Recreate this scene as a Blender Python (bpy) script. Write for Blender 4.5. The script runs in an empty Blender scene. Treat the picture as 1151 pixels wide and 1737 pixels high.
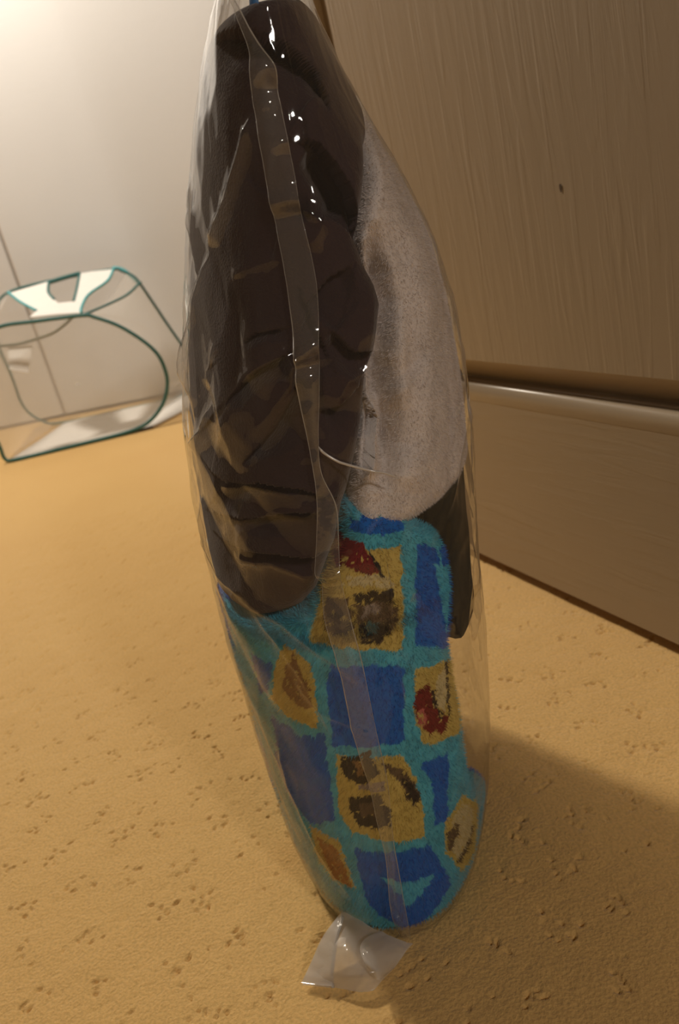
import bpy, bmesh, math, random
import numpy as np
from mathutils import Matrix, Vector

random.seed(7)
rng = np.random.default_rng(7)
scene = bpy.context.scene
col = scene.collection

# ------------------------------------------------------------------ camera
PITCH, ROLL = math.radians(19.5), math.radians(-14.2)
f = Vector((0, math.cos(PITCH), -math.sin(PITCH)))
r = Vector((1, 0, 0)); u = r.cross(f)
c_, s_ = math.cos(ROLL), math.sin(ROLL)
r2 = c_*r + s_*u; u2 = -s_*r + c_*u
cam_data = bpy.data.cameras.new('camera'); cam = bpy.data.objects.new('camera', cam_data); col.objects.link(cam)
cam.matrix_world = Matrix(((r2.x, u2.x, -f.x, 0), (r2.y, u2.y, -f.y, 0), (r2.z, u2.z, -f.z, .45), (0, 0, 0, 1)))
cam_data.sensor_fit = 'VERTICAL'; cam_data.sensor_height = 36; cam_data.sensor_width = 36
cam_data.lens = 36*1400/1737
cam_data.clip_start = .02
cam_data.dof.use_dof = True; cam_data.dof.focus_distance = .46; cam_data.dof.aperture_fstop = 11.5
scene.camera = cam

# ------------------------------------------------------------------ light
world = bpy.data.worlds.new('world'); scene.world = world; world.use_nodes = True
wb = world.node_tree.nodes['Background']
wb.inputs[0].default_value = (1, .69, .42, 1); wb.inputs[1].default_value = .085
def lamp(name, loc, power, radius, colour):
    l = bpy.data.lights.new(name, 'POINT'); l.energy = power; l.shadow_soft_size = radius; l.color = colour
    o = bpy.data.objects.new(name, l); o.location = loc; col.objects.link(o); return o
lamp('ceiling_lamp', (-.95, 2.32, 2.3), 146, .11, (1, .89, .74))
lamp('front_fill', (.72, -1.0, 1.2), 25, .08, (1, .91, .82))  # added fill behind the camera, kept low to brighten the bag's front
scene.view_settings.view_transform = 'Standard'; scene.view_settings.look = 'None'
scene.view_settings.gamma = 1; scene.view_settings.use_curve_mapping = False
scene.view_settings.exposure = .12
scene.cycles.transparent_max_bounces = 40
scene.cycles.max_bounces = 10
scene.cycles.caustics_reflective = False; scene.cycles.caustics_refractive = False

# ------------------------------------------------------------------ measured shapes
# FILM: the bag's cross-sections by height; LINES / PRINT: folds, wrinkles, one glint and printed patches as
# (angle around the bag, height); 0 is the bag's near edge.
PINCH = [(-0.07, 0.5154, 0.006, 0.0042), (-0.095, 0.503, 0.004, 0.002), (-0.07, 0.4598, 0.004, 0.0036), (0.015, 0.4575, 0.003, 0.003), (-0.08, 0.3925, 0.0045, 0.004), (-0.125, 0.3878, 0.003, 0.003), (-0.11, 0.275, 0.004, 0.0038), (0.035, 0.4841, 0.003, 0.002)]
FILM = {
 'z': [0.001, 0.004, 0.01, 0.018, 0.03, 0.045, 0.06, 0.075, 0.09, 0.105, 0.12, 0.135, 0.15, 0.165, 0.18, 0.195, 0.21, 0.225, 0.24, 0.255, 0.27, 0.285, 0.3, 0.315, 0.33, 0.345, 0.36, 0.375, 0.39, 0.405, 0.42, 0.435, 0.45, 0.465, 0.48, 0.495, 0.51, 0.525, 0.54, 0.555, 0.57, 0.585, 0.6, 0.615, 0.63, 0.645, 0.66],
 'xc': [-0.0237, -0.0234, -0.0224, -0.0213, -0.0199, -0.0183, -0.0166, -0.0151, -0.0138, -0.0125, -0.0114, -0.0104, -0.0092, -0.0082, -0.0074, -0.0065, -0.0056, -0.0045, -0.0033, -0.0018, -0.0003, 0.0015, 0.0034, 0.0054, 0.0074, 0.0098, 0.0119, 0.0139, 0.0158, 0.0173, 0.0185, 0.0193, 0.0195, 0.0195, 0.0193, 0.0194, 0.0198, 0.0207, 0.0218, 0.0242, 0.028, 0.0315, 0.0352, 0.0402, 0.0445, 0.0485, 0.0526],
 'hw': [0.0682, 0.0701, 0.0736, 0.0768, 0.0808, 0.0846, 0.0864, 0.0877, 0.0891, 0.0905, 0.0914, 0.0922, 0.093, 0.0936, 0.0941, 0.0945, 0.0949, 0.0957, 0.0963, 0.0966, 0.0971, 0.0975, 0.0976, 0.0974, 0.0968, 0.0954, 0.0935, 0.0912, 0.0886, 0.0856, 0.0824, 0.0784, 0.0738, 0.0684, 0.0623, 0.0564, 0.0505, 0.0443, 0.038, 0.032, 0.0254, 0.0207, 0.0164, 0.0124, 0.0095, 0.0094, 0.0094],
 'd': [0.13, 0.133, 0.1389, 0.1437, 0.1493, 0.1539, 0.155, 0.1555, 0.156, 0.1565, 0.157, 0.1569, 0.1568, 0.1567, 0.1566, 0.1565, 0.1565, 0.1564, 0.1563, 0.1562, 0.1561, 0.156, 0.1559, 0.1558, 0.1557, 0.1556, 0.1555, 0.1555, 0.1554, 0.1553, 0.1552, 0.1551, 0.155, 0.1535, 0.152, 0.1505, 0.149, 0.1475, 0.146, 0.1434, 0.1386, 0.1339, 0.1291, 0.1243, 0.1195, 0.1148, 0.11],
 'yc': [0.5478, 0.5502, 0.5549, 0.5581, 0.5623, 0.5654, 0.565, 0.564, 0.5637, 0.5637, 0.5637, 0.5631, 0.5625, 0.5619, 0.5613, 0.5607, 0.5608, 0.5611, 0.5615, 0.5618, 0.5622, 0.5625, 0.5629, 0.5633, 0.5636, 0.564, 0.5643, 0.5647, 0.5651, 0.5658, 0.5672, 0.5686, 0.57, 0.57, 0.57, 0.57, 0.57, 0.57, 0.57, 0.5705, 0.5718, 0.5732, 0.5745, 0.5759, 0.5773, 0.5786, 0.58],
}
LINES = {
 'brown_right': [(0.71, 0.4752), (0.58, 0.4634), (0.385, 0.4445), (0.305, 0.4339), (0.315, 0.4232), (0.365, 0.412), (0.38, 0.4008), (0.27, 0.376), (0.215, 0.3701), (0.145, 0.3435), (0.085, 0.3258), (0.035, 0.3128), (-0.005, 0.3028), (-0.065, 0.2833), (-0.23, 0.2561), (-0.35, 0.2467), (-0.77, 0.2325)],
 'brown_top': [(-1.085, 0.5455), (-0.78, 0.5413), (-0.545, 0.5396), (-0.47, 0.5425), (-0.305, 0.5419), (-0.16, 0.5419), (-0.025, 0.5413), (0.225, 0.5425), (0.425, 0.5455)],
 'fold_a': [(-0.705, 0.5408), (-0.54, 0.5396), (-0.25, 0.5354), (-0.09, 0.5325), (0.11, 0.526), (0.28, 0.5183), (0.39, 0.5112), (0.425, 0.5018), (0.39, 0.4894)],
 'fold_b': [(0.095, 0.4841), (0.2, 0.4817), (0.28, 0.4711), (0.33, 0.4587), (0.33, 0.4457), (0.27, 0.435)],
 'fold_b2': [(0.095, 0.4793), (0.13, 0.4705), (0.205, 0.4569), (0.225, 0.4451)],
 'fold_c': [(-0.12, 0.4575), (-0.02, 0.4498), (0.135, 0.448), (0.215, 0.4404), (0.305, 0.425)],
 'fold_d': [(-0.125, 0.4256), (-0.085, 0.4108), (0.045, 0.4215), (0.19, 0.4244)],
 'fold_e': [(-0.695, 0.3683), (-0.425, 0.3848), (-0.21, 0.3908)],
 'fold_f': [(-0.685, 0.3276), (-0.375, 0.3512), (-0.23, 0.3677), (-0.195, 0.3789)],
 'fold_g': [(-0.885, 0.3293), (-0.715, 0.3246), (-0.46, 0.3258), (-0.215, 0.3205), (-0.07, 0.3128)],
 'fold_h': [(-0.675, 0.3039), (-0.295, 0.3087), (-0.12, 0.3057)],
 'fold_i': [(-0.745, 0.2862), (-0.395, 0.285), (-0.15, 0.2809)],
 'fold_j': [(-0.545, 0.3978), (-0.41, 0.4026), (-0.23, 0.4026)],
 'fold_k': [(0.01, 0.3973), (0.105, 0.3837), (0.23, 0.3801)],
 'fold_l': [(-0.07, 0.3589), (0.02, 0.3595), (0.145, 0.3677)],
 'grey_gap': [(0.475, 0.4445), (0.445, 0.4244), (0.44, 0.402), (0.335, 0.3772), (0.285, 0.3565), (0.295, 0.3435), (0.24, 0.3217), (0.185, 0.3045)],
 'grey_gap2': [(0.2, 0.3571), (0.235, 0.3441), (0.185, 0.327), (0.105, 0.3134)],
 'grey_bottom': [(0.985, 0.2709), (0.68, 0.2768), (0.59, 0.2732), (0.47, 0.2774)],
 'blue_top': [(-0.01, 0.2957), (0.03, 0.3004), (0.1, 0.3016), (0.245, 0.2945), (0.35, 0.2874), (0.44, 0.2768), (0.6, 0.2673), (0.675, 0.2543), (0.705, 0.2349), (0.665, 0.2136), (0.585, 0.1971), (0.58, 0.1776), (0.595, 0.1498), (0.6, 0.1162), (0.57, 0.089), (0.67, 0.0665)],
 'wr_a': [(-0.195, 0.5018), (-0.3, 0.49), (-0.415, 0.4764), (-0.495, 0.4658), (-0.595, 0.4563), (-0.755, 0.4469)],
 'wr_b': [(-1.14, 0.4911), (-0.98, 0.4616), (-0.9, 0.4463), (-0.82, 0.4315)],
 'wr_c': [(-0.685, 0.4474), (-0.82, 0.4256), (-0.97, 0.3949), (-1.045, 0.3677)],
 'wr_d': [(-0.73, 0.3689), (-0.85, 0.3536), (-1.035, 0.3411)],
 'wr_e': [(-1.045, 0.311), (-0.945, 0.2845), (-0.825, 0.2691), (-0.58, 0.2549)],
 'wr_f': [(-0.725, 0.2815), (-0.4, 0.2821), (-0.155, 0.2697)],
 'wr_g': [(-0.765, 0.2597), (-0.465, 0.2478), (-0.185, 0.2254), (0.025, 0.2018)],
 'wr_h': [(0.915, 0.4522), (0.88, 0.4138), (0.9, 0.3801), (0.965, 0.3441)],
 'wr_i': [(0.95, 0.3146), (0.88, 0.3299), (0.71, 0.3128), (0.565, 0.2786)],
 'wr_j': [(-0.57, 0.3648), (-0.435, 0.3825), (-0.175, 0.3931)],
 'wr_k': [(-0.42, 0.3518), (-0.19, 0.376), (-0.185, 0.3908)],
 'wr_l': [(-0.71, 0.324), (-0.41, 0.3252), (-0.15, 0.3175)],
 'wr_m': [(-0.645, 0.3057), (-0.325, 0.3099), (-0.135, 0.3045)],
 'wr_n': [(-0.005, 0.36), (0.06, 0.3701), (0.225, 0.3742)],
 'wr_o': [(0.14, 0.2963), (0.26, 0.2508), (0.24, 0.2484), (-0.005, 0.2662)],
 'wr_p': [(0.935, 0.2585), (0.77, 0.2378), (0.655, 0.2071), (0.6, 0.1528)],
 'wr_q': [(-0.63, 0.252), (-0.47, 0.2289), (-0.305, 0.1994), (-0.285, 0.1711)],
 'wr_r': [(-0.435, 0.2101), (-0.255, 0.1876), (0.095, 0.1587)],
 'wr_s': [(-0.045, 0.4581), (0.06, 0.4463), (-0.035, 0.4374)],
 'wr_t': [(-0.605, 0.4067), (-0.73, 0.3896), (-0.82, 0.3766)],
 'wr_u': [(-0.525, 0.4315), (-0.365, 0.4339), (-0.175, 0.435)],
 'wr_v': [(-0.72, 0.1581), (-0.73, 0.1203), (-0.6, 0.0742), (-0.39, 0.0364)],
 'glint_line': [(-0.1, 0.3429), (-0.08, 0.3394), (-0.035, 0.3347), (0.02, 0.3299), (0.115, 0.324), (0.195, 0.3199), (0.255, 0.3152)],
 'strip_left': [(-0.35, 0.549), (-0.275, 0.5419), (-0.17, 0.5272), (-0.16, 0.5171), (-0.185, 0.5077), (-0.18, 0.4994), (-0.18, 0.4758), (-0.18, 0.4551), (-0.17, 0.4238), (-0.17, 0.3931), (-0.175, 0.373), (-0.15, 0.3488), (-0.13, 0.3299), (-0.13, 0.3122), (-0.15, 0.2951), (-0.175, 0.2786), (-0.16, 0.2697), (-0.165, 0.2502), (-0.135, 0.2225), (-0.14, 0.174), (-0.11, 0.1368), (-0.105, 0.1097), (-0.09, 0.0813), (-0.11, 0.0323), (-0.075, 0.0075)],
 'strip_right': [(-0.29, 0.5478), (-0.2, 0.5408), (-0.075, 0.5272), (0.01, 0.5154), (0.0, 0.5053), (0.0, 0.4971), (-0.01, 0.4728), (-0.025, 0.4522), (-0.02, 0.4209), (-0.05, 0.3919), (-0.07, 0.3707), (-0.095, 0.3476), (-0.095, 0.3293), (-0.045, 0.3104), (-0.05, 0.2927), (-0.06, 0.2762), (-0.06, 0.2679), (-0.045, 0.2478), (-0.025, 0.2201), (-0.02, 0.1717), (-0.01, 0.1345), (-0.025, 0.1079), (-0.03, 0.0801), (-0.015, 0.0299), (0.0, 0.0022)],
}
PRINT = [
 ('blue', [(0.02, 0.2974), (0.305, 0.2915), (0.3, 0.2803), (0.015, 0.2898)]),
 ('yellow', [(-0.07, 0.285), (0.28, 0.2732), (0.205, 0.2136), (-0.06, 0.2225), (-0.3, 0.2337), (-0.2, 0.2549), (-0.105, 0.2774)]),
 ('red', [(-0.085, 0.2827), (-0.02, 0.285), (0.045, 0.2827), (0.095, 0.2756), (0.135, 0.2626), (0.065, 0.2656), (0.01, 0.2691), (-0.075, 0.2715)]),
 ('dark', [(0.08, 0.2803), (0.11, 0.275), (0.165, 0.2573), (0.135, 0.2585), (0.095, 0.2738)]),
 ('cream', [(-0.06, 0.262), (-0.04, 0.2667), (0.065, 0.2662), (0.175, 0.2579), (0.2, 0.2502), (0.125, 0.2555), (0.03, 0.2602)]),
 ('dark', [(-0.03, 0.2567), (0.05, 0.2561), (0.2, 0.2502), (0.2, 0.2425), (0.13, 0.2467), (0.04, 0.2473), (-0.005, 0.2514)]),
 ('brown', [(-0.025, 0.2508), (0.04, 0.2473), (0.13, 0.2467), (0.205, 0.2413), (0.19, 0.2343), (0.14, 0.2278), (0.065, 0.2219), (0.0, 0.226), (-0.025, 0.2354)]),
 ('dark', [(-0.02, 0.2384), (0.045, 0.2378), (0.115, 0.2337), (0.14, 0.2278), (0.045, 0.2219), (-0.02, 0.2254)]),
 ('grey', [(0.01, 0.2467), (0.115, 0.2449), (0.115, 0.2408), (0.015, 0.2408)]),
 ('teal', [(0.03, 0.236), (0.075, 0.2354), (0.06, 0.2295), (0.025, 0.2301)]),
 ('brown', [(-0.2, 0.2508), (-0.11, 0.2561), (-0.04, 0.2543), (-0.035, 0.2354), (-0.14, 0.2337), (-0.21, 0.239)]),
 ('blue', [(0.375, 0.2709), (0.655, 0.2561), (0.725, 0.2354), (0.62, 0.1941), (0.295, 0.2118)]),
 ('cyan', [(0.49, 0.2549), (0.655, 0.2431), (0.54, 0.2047), (0.525, 0.2154)]),
 ('cyan', [(0.52, 0.2638), (0.55, 0.262), (0.56, 0.2496), (0.535, 0.2508)]),
 ('blue', [(-0.215, 0.2148), (0.0, 0.2106), (0.19, 0.203), (0.12, 0.1545), (-0.3, 0.1604), (-0.26, 0.1994)]),
 ('yellow', [(0.255, 0.1988), (0.52, 0.1912), (0.63, 0.1776), (0.58, 0.1362), (0.25, 0.1445), (0.205, 0.1652)]),
 ('red', [(0.23, 0.1829), (0.345, 0.1858), (0.365, 0.1664), (0.465, 0.1522), (0.43, 0.1457), (0.3, 0.151), (0.21, 0.1652)]),
 ('pink', [(0.23, 0.1699), (0.275, 0.1693), (0.295, 0.1604), (0.25, 0.1587), (0.22, 0.1646)]),
 ('cream', [(0.385, 0.1817), (0.51, 0.19), (0.485, 0.1681), (0.425, 0.1581), (0.38, 0.1693)]),
 ('dark', [(0.495, 0.1912), (0.53, 0.19), (0.47, 0.1528), (0.45, 0.1563), (0.48, 0.1723)]),
 ('dark', [(0.35, 0.177), (0.385, 0.1788), (0.385, 0.1658), (0.43, 0.1539), (0.39, 0.1575)]),
 ('yellow', [(-0.745, 0.1835), (-0.58, 0.2142), (-0.475, 0.2295), (-0.315, 0.2183), (-0.375, 0.1705), (-0.605, 0.1746)]),
 ('tan', [(-0.56, 0.2053), (-0.435, 0.2225), (-0.405, 0.2083), (-0.365, 0.1994), (-0.4, 0.1852), (-0.505, 0.1858), (-0.59, 0.1947)]),
 ('blue', [(-0.84, 0.2101), (-0.62, 0.2112), (-0.765, 0.1852), (-0.87, 0.1793)]),
 ('blue', [(-0.79, 0.1687), (-0.625, 0.1664), (-0.51, 0.1604), (-0.83, 0.1374)]),
 ('blue', [(-0.92, 0.1291), (-0.505, 0.164), (-0.34, 0.1693), (-0.415, 0.1014), (-0.645, 0.0884), (-0.845, 0.0961)]),
 ('yellow', [(-0.295, 0.1551), (0.09, 0.1457), (0.17, 0.125), (0.185, 0.0795), (-0.29, 0.0931), (-0.37, 0.1079)]),
 ('dark', [(-0.26, 0.1522), (-0.07, 0.1539), (-0.055, 0.1374), (-0.13, 0.1303), (-0.235, 0.1339), (-0.28, 0.1398)]),
 ('tan', [(-0.19, 0.1492), (-0.13, 0.1486), (-0.135, 0.1362), (-0.185, 0.138)]),
 ('grey', [(-0.215, 0.1315), (-0.03, 0.1303), (-0.03, 0.1238), (-0.195, 0.1268)]),
 ('dark', [(-0.265, 0.1221), (-0.08, 0.1227), (-0.015, 0.1097), (-0.03, 0.0961), (-0.23, 0.0978), (-0.28, 0.1085)]),
 ('brown', [(-0.215, 0.1167), (-0.115, 0.1179), (-0.12, 0.1061), (-0.215, 0.1067)]),
 ('brown', [(-0.02, 0.1439), (0.08, 0.1374), (0.155, 0.1215), (0.185, 0.1085), (0.12, 0.1061), (0.08, 0.1173), (0.055, 0.1291), (-0.005, 0.1345)]),
 ('dark', [(0.07, 0.1309), (0.125, 0.125), (0.175, 0.1091), (0.12, 0.1073), (0.085, 0.1191)]),
 ('blue', [(0.205, 0.1345), (0.425, 0.1286), (0.37, 0.0778), (0.26, 0.0837), (0.275, 0.1114)]),
 ('yellow', [(0.34, 0.0801), (0.525, 0.089), (0.74, 0.0648), (0.795, 0.0181), (0.525, 0.0252), (0.335, 0.0547)]),
 ('cream', [(0.41, 0.0778), (0.535, 0.0819), (0.67, 0.0665), (0.635, 0.0376), (0.475, 0.0376), (0.385, 0.0583)]),
 ('brown', [(0.355, 0.0695), (0.445, 0.073), (0.48, 0.0654), (0.425, 0.053), (0.36, 0.0559)]),
 ('dark', [(0.455, 0.0412), (0.57, 0.0417), (0.655, 0.053), (0.695, 0.0441), (0.62, 0.0347), (0.495, 0.0347)]),
 ('blue', [(-0.315, 0.0813), (0.195, 0.0719), (0.4, 0.024), (0.015, 0.0016), (-0.16, 0.0152), (-0.295, 0.0311)]),
 ('cyan', [(-0.175, 0.0559), (-0.01, 0.05), (0.245, 0.0429), (0.125, 0.0353), (0.0, 0.0264), (-0.035, 0.0412)]),
 ('yellow', [(-0.665, 0.0866), (-0.42, 0.0849), (-0.365, 0.0435), (-0.565, 0.0423), (-0.7, 0.0577)]),
 ('orange', [(-0.64, 0.0784), (-0.46, 0.0772), (-0.385, 0.0429), (-0.555, 0.0441)]),
]
FLAP = {
 'top': [[-0.0625, 0.4326, 0.022], [-0.0522, 0.4233, 0.02], [-0.0426, 0.4145, 0.018], [-0.0325, 0.409, 0.014], [-0.0222, 0.4053, 0.01]],
 'mid': [[-0.0785, 0.4215, 0.016], [-0.0661, 0.4053, 0.022], [-0.055, 0.3979, 0.02], [-0.044, 0.3929, 0.016], [-0.0323, 0.3956, 0.01]],
 'low': [[-0.0895, 0.4105, 0.008], [-0.0764, 0.3975, 0.014], [-0.0633, 0.389, 0.016], [-0.0514, 0.3855, 0.012], [-0.0428, 0.3898, 0.006]],
 'bottom': [[-0.0972, 0.401, 0.004], [-0.0826, 0.3943, 0.005], [-0.0715, 0.3895, 0.005], [-0.0614, 0.3849, 0.005], [-0.0527, 0.3841, 0.004]],
}
FLAP_FOLD = [[[-0.0405, 0.412, 0.02], [-0.034, 0.4072, 0.017], [-0.0241, 0.4045, 0.011]], [[-0.0534, 0.4002, 0.026], [-0.044, 0.3902, 0.026], [-0.0303, 0.3959, 0.012]], [[-0.0533, 0.3869, 0.026], [-0.0457, 0.38, 0.024], [-0.0368, 0.3908, 0.01]], [[-0.0498, 0.3821, 0.018], [-0.0467, 0.3791, 0.017], [-0.0426, 0.3881, 0.008]]]
SEAL = [[-0.0635, 0.4274, 0.023], [-0.0691, 0.4141, 0.021], [-0.0736, 0.4016, 0.016], [-0.0763, 0.3965, 0.01], [-0.0772, 0.3911, 0.006]]

FILM = {k: np.array(v) for k, v in FILM.items()}

# ------------------------------------------------------------------ helpers
def bag_pt(a, z, k=1.0):
    xc = np.interp(z, FILM['z'], FILM['xc']); hw = np.interp(z, FILM['z'], FILM['hw'])
    dd = np.interp(z, FILM['z'], FILM['d']); yc = np.interp(z, FILM['z'], FILM['yc'])
    s, c = np.sin(a), np.cos(a)
    return np.stack([xc + k*hw*np.sign(s)*np.abs(s)**.92, yc - k*dd*c, z + 0*a], -1)
M_A = .10                                       # metres per radian, roughly
def seg_dist(A, Z, line):
    """distance and signed side of points to a polyline in the (angle, height) sheet, in metres"""
    P = np.stack([A*M_A, Z], -1); best = np.full(A.shape, 9.); side = np.zeros(A.shape); along = np.zeros(A.shape)
    L = np.array(line)*[M_A, 1]
    n = len(L)-1
    for i in range(n):
        p, q = L[i], L[i+1]; e = q-p; l2 = max(e@e, 1e-9)
        t = np.clip(((P-p)@e)/l2, 0, 1)
        w = P-(p+t[..., None]*e); d = np.sqrt((w**2).sum(-1)); m = d < best
        best = np.where(m, d, best); side = np.where(m, np.sign(e[0]*w[..., 1]-e[1]*w[..., 0]), side)
        along = np.where(m, (i+t)/n, along)
    return best, side, along
def vnoise(x, y, seed):
    def h(i, j):
        v = np.sin(i*127.1+j*311.7+seed*74.7)*43758.5453; return v-np.floor(v)
    i, j = np.floor(x), np.floor(y); fx, fy = x-i, y-j
    fx = fx*fx*(3-2*fx); fy = fy*fy*(3-2*fy)
    return (h(i, j)*(1-fx)+h(i+1, j)*fx)*(1-fy)+(h(i, j+1)*(1-fx)+h(i+1, j+1)*fx)*fy
def fbm(x, y, seed, oct=3):
    v, a = 0, .5
    for o in range(oct):
        v = v+a*(vnoise(x*2**o, y*2**o, seed+o)-.5)*2; a *= .5
    return v
def ridged(x, y, seed, oct=2):
    v, a = 0, .6
    for o in range(oct):
        v = v+a*(1-np.abs(2*vnoise(x*2**o, y*2**o, seed+o)-1))**3; a *= .5
    return v
def mesh_obj(name, verts, faces, mat, parent=None, smooth=True, cols=None):
    me = bpy.data.meshes.new(name)
    verts = np.asarray(verts, np.float32).reshape(-1, 3); faces = np.asarray(faces, np.int32)
    nv, nf, k = len(verts), len(faces), faces.shape[1]
    me.vertices.add(nv); me.vertices.foreach_set('co', verts.ravel())
    me.loops.add(nf*k); me.loops.foreach_set('vertex_index', faces.ravel())
    me.polygons.add(nf); me.polygons.foreach_set('loop_start', np.arange(0, nf*k, k, dtype=np.int32))
    me.polygons.foreach_set('use_smooth', np.full(nf, smooth))
    if cols is not None:
        ca = me.color_attributes.new('print', 'FLOAT_COLOR', 'POINT')
        ca.data.foreach_set('color', np.c_[cols, np.ones(nv)].astype(np.float32).ravel())
    me.update(); me.validate()
    return link(name, me, mat, parent)
def link(name, me, mat, parent=None):
    o = bpy.data.objects.new(name, me); col.objects.link(o)
    if mat: me.materials.append(mat)
    if parent: o.parent = parent
    return o
def grid_faces(nu, nv, wrap_u=False):
    iu = np.arange(nu if wrap_u else nu-1); iv = np.arange(nv-1)
    U, V = np.meshgrid(iu, iv); U2 = (U+1) % nu
    return np.stack([V*nu+U, V*nu+U2, (V+1)*nu+U2, (V+1)*nu+U], -1).reshape(-1, 4)
def tag(o, label=None, cat=None, group=None, kind=None):
    for k, v in (('label', label), ('category', cat), ('group', group), ('kind', kind)):
        if v: o[k] = v
    return o
def boxes(name, specs, mat, parent=None, bevel=0):
    bm = bmesh.new()
    for (x0, y0, z0, x1, y1, z1) in specs:
        m = bmesh.ops.create_cube(bm, size=1)['verts']
        for v in m: v.co = Vector(((x0+x1)/2+v.co.x*(x1-x0), (y0+y1)/2+v.co.y*(y1-y0), (z0+z1)/2+v.co.z*(z1-z0)))
    if bevel: bmesh.ops.bevel(bm, geom=bm.edges[:], offset=bevel, segments=2, affect='EDGES')
    me = bpy.data.meshes.new(name); bm.to_mesh(me); bm.free()
    return link(name, me, mat, parent)
def spline(P, n, closed=False):
    """Catmull-Rom through points"""
    P = np.asarray(P, float); m = len(P); out = []
    segs = m if closed else m-1
    for i in range(segs):
        if closed: p0, p1, p2, p3 = P[i-1], P[i], P[(i+1) % m], P[(i+2) % m]
        else: p0, p1, p2, p3 = P[max(i-1, 0)], P[i], P[i+1], P[min(i+2, m-1)]
        for j in range(n):
            t = j/n
            out.append(.5*((2*p1)+(-p0+p2)*t+(2*p0-5*p1+4*p2-p3)*t*t+(-p0+3*p1-3*p2+p3)*t**3))
    if not closed: out.append(P[-1])
    return np.array(out)
def tube(name, P, rad, mat, parent=None, closed=False, n=8, flat=1.0):
    P = np.asarray(P, float); m = len(P)
    T = np.roll(P, -1, 0)-np.roll(P, 1, 0)
    if not closed: T[0] = P[1]-P[0]; T[-1] = P[-1]-P[-2]
    T /= np.linalg.norm(T, axis=1)[:, None]+1e-12
    ref = np.array([.3, -.2, 1.]); rad = np.broadcast_to(rad, (m,))
    A = np.cross(T, ref); A /= np.linalg.norm(A, axis=1)[:, None]; Bv = np.cross(T, A)
    th = np.linspace(0, 2*np.pi, n, endpoint=False)
    V = P[:, None]+rad[:, None, None]*(np.cos(th)[None, :, None]*A[:, None]+flat*np.sin(th)[None, :, None]*Bv[:, None])
    F_ = grid_faces(n, m, True)
    if closed:
        U = np.arange(n); F_ = np.r_[F_, np.stack([(m-1)*n+U, (m-1)*n+(U+1) % n, (U+1) % n, U], -1)]
    else:
        V = np.concatenate([P[:1, None].repeat(n, 1), V, P[-1:, None].repeat(n, 1)], 0); F_ = grid_faces(n, m+2, True)
    return mesh_obj(name, V, F_, mat, parent)

# ------------------------------------------------------------------ materials
def new_mat(name):
    m = bpy.data.materials.new(name); m.use_nodes = True
    nt = m.node_tree; b = nt.nodes['Principled BSDF']; return m, nt, b
def principled(name, colour, rough=.6, noise=None, bump=None, sheen=0, spec=.5, var=.15):
    m, nt, b = new_mat(name)
    b.inputs['Base Color'].default_value = (*colour, 1); b.inputs['Roughness'].default_value = rough
    b.inputs['Specular IOR Level'].default_value = spec
    if sheen: b.inputs['Sheen Weight'].default_value = sheen; b.inputs['Sheen Roughness'].default_value = .4
    tc = nt.nodes.new('ShaderNodeTexCoord')
    if noise:
        n = nt.nodes.new('ShaderNodeTexNoise'); n.inputs['Scale'].default_value = noise; n.inputs['Detail'].default_value = 5
        nt.links.new(tc.outputs['Object'], n.inputs['Vector'])
        mx = nt.nodes.new('ShaderNodeMix'); mx.data_type = 'RGBA'
        mx.inputs['A'].default_value = (*[c*(1-var) for c in colour], 1); mx.inputs['B'].default_value = (*[min(1, c*(1+var)) for c in colour], 1)
        nt.links.new(n.outputs['Fac'], mx.inputs['Factor']); nt.links.new(mx.outputs['Result'], b.inputs['Base Color'])
    if bump:
        n2 = nt.nodes.new('ShaderNodeTexNoise'); n2.inputs['Scale'].default_value = bump[0]; n2.inputs['Detail'].default_value = 4
        nt.links.new(tc.outputs['Object'], n2.inputs['Vector'])
        bp = nt.nodes.new('ShaderNodeBump'); bp.inputs['Strength'].default_value = bump[1]; bp.inputs['Distance'].default_value = bump[2]
        nt.links.new(n2.outputs['Fac'], bp.inputs['Height']); nt.links.new(bp.outputs['Normal'], b.inputs['Normal'])
    return m
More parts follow.
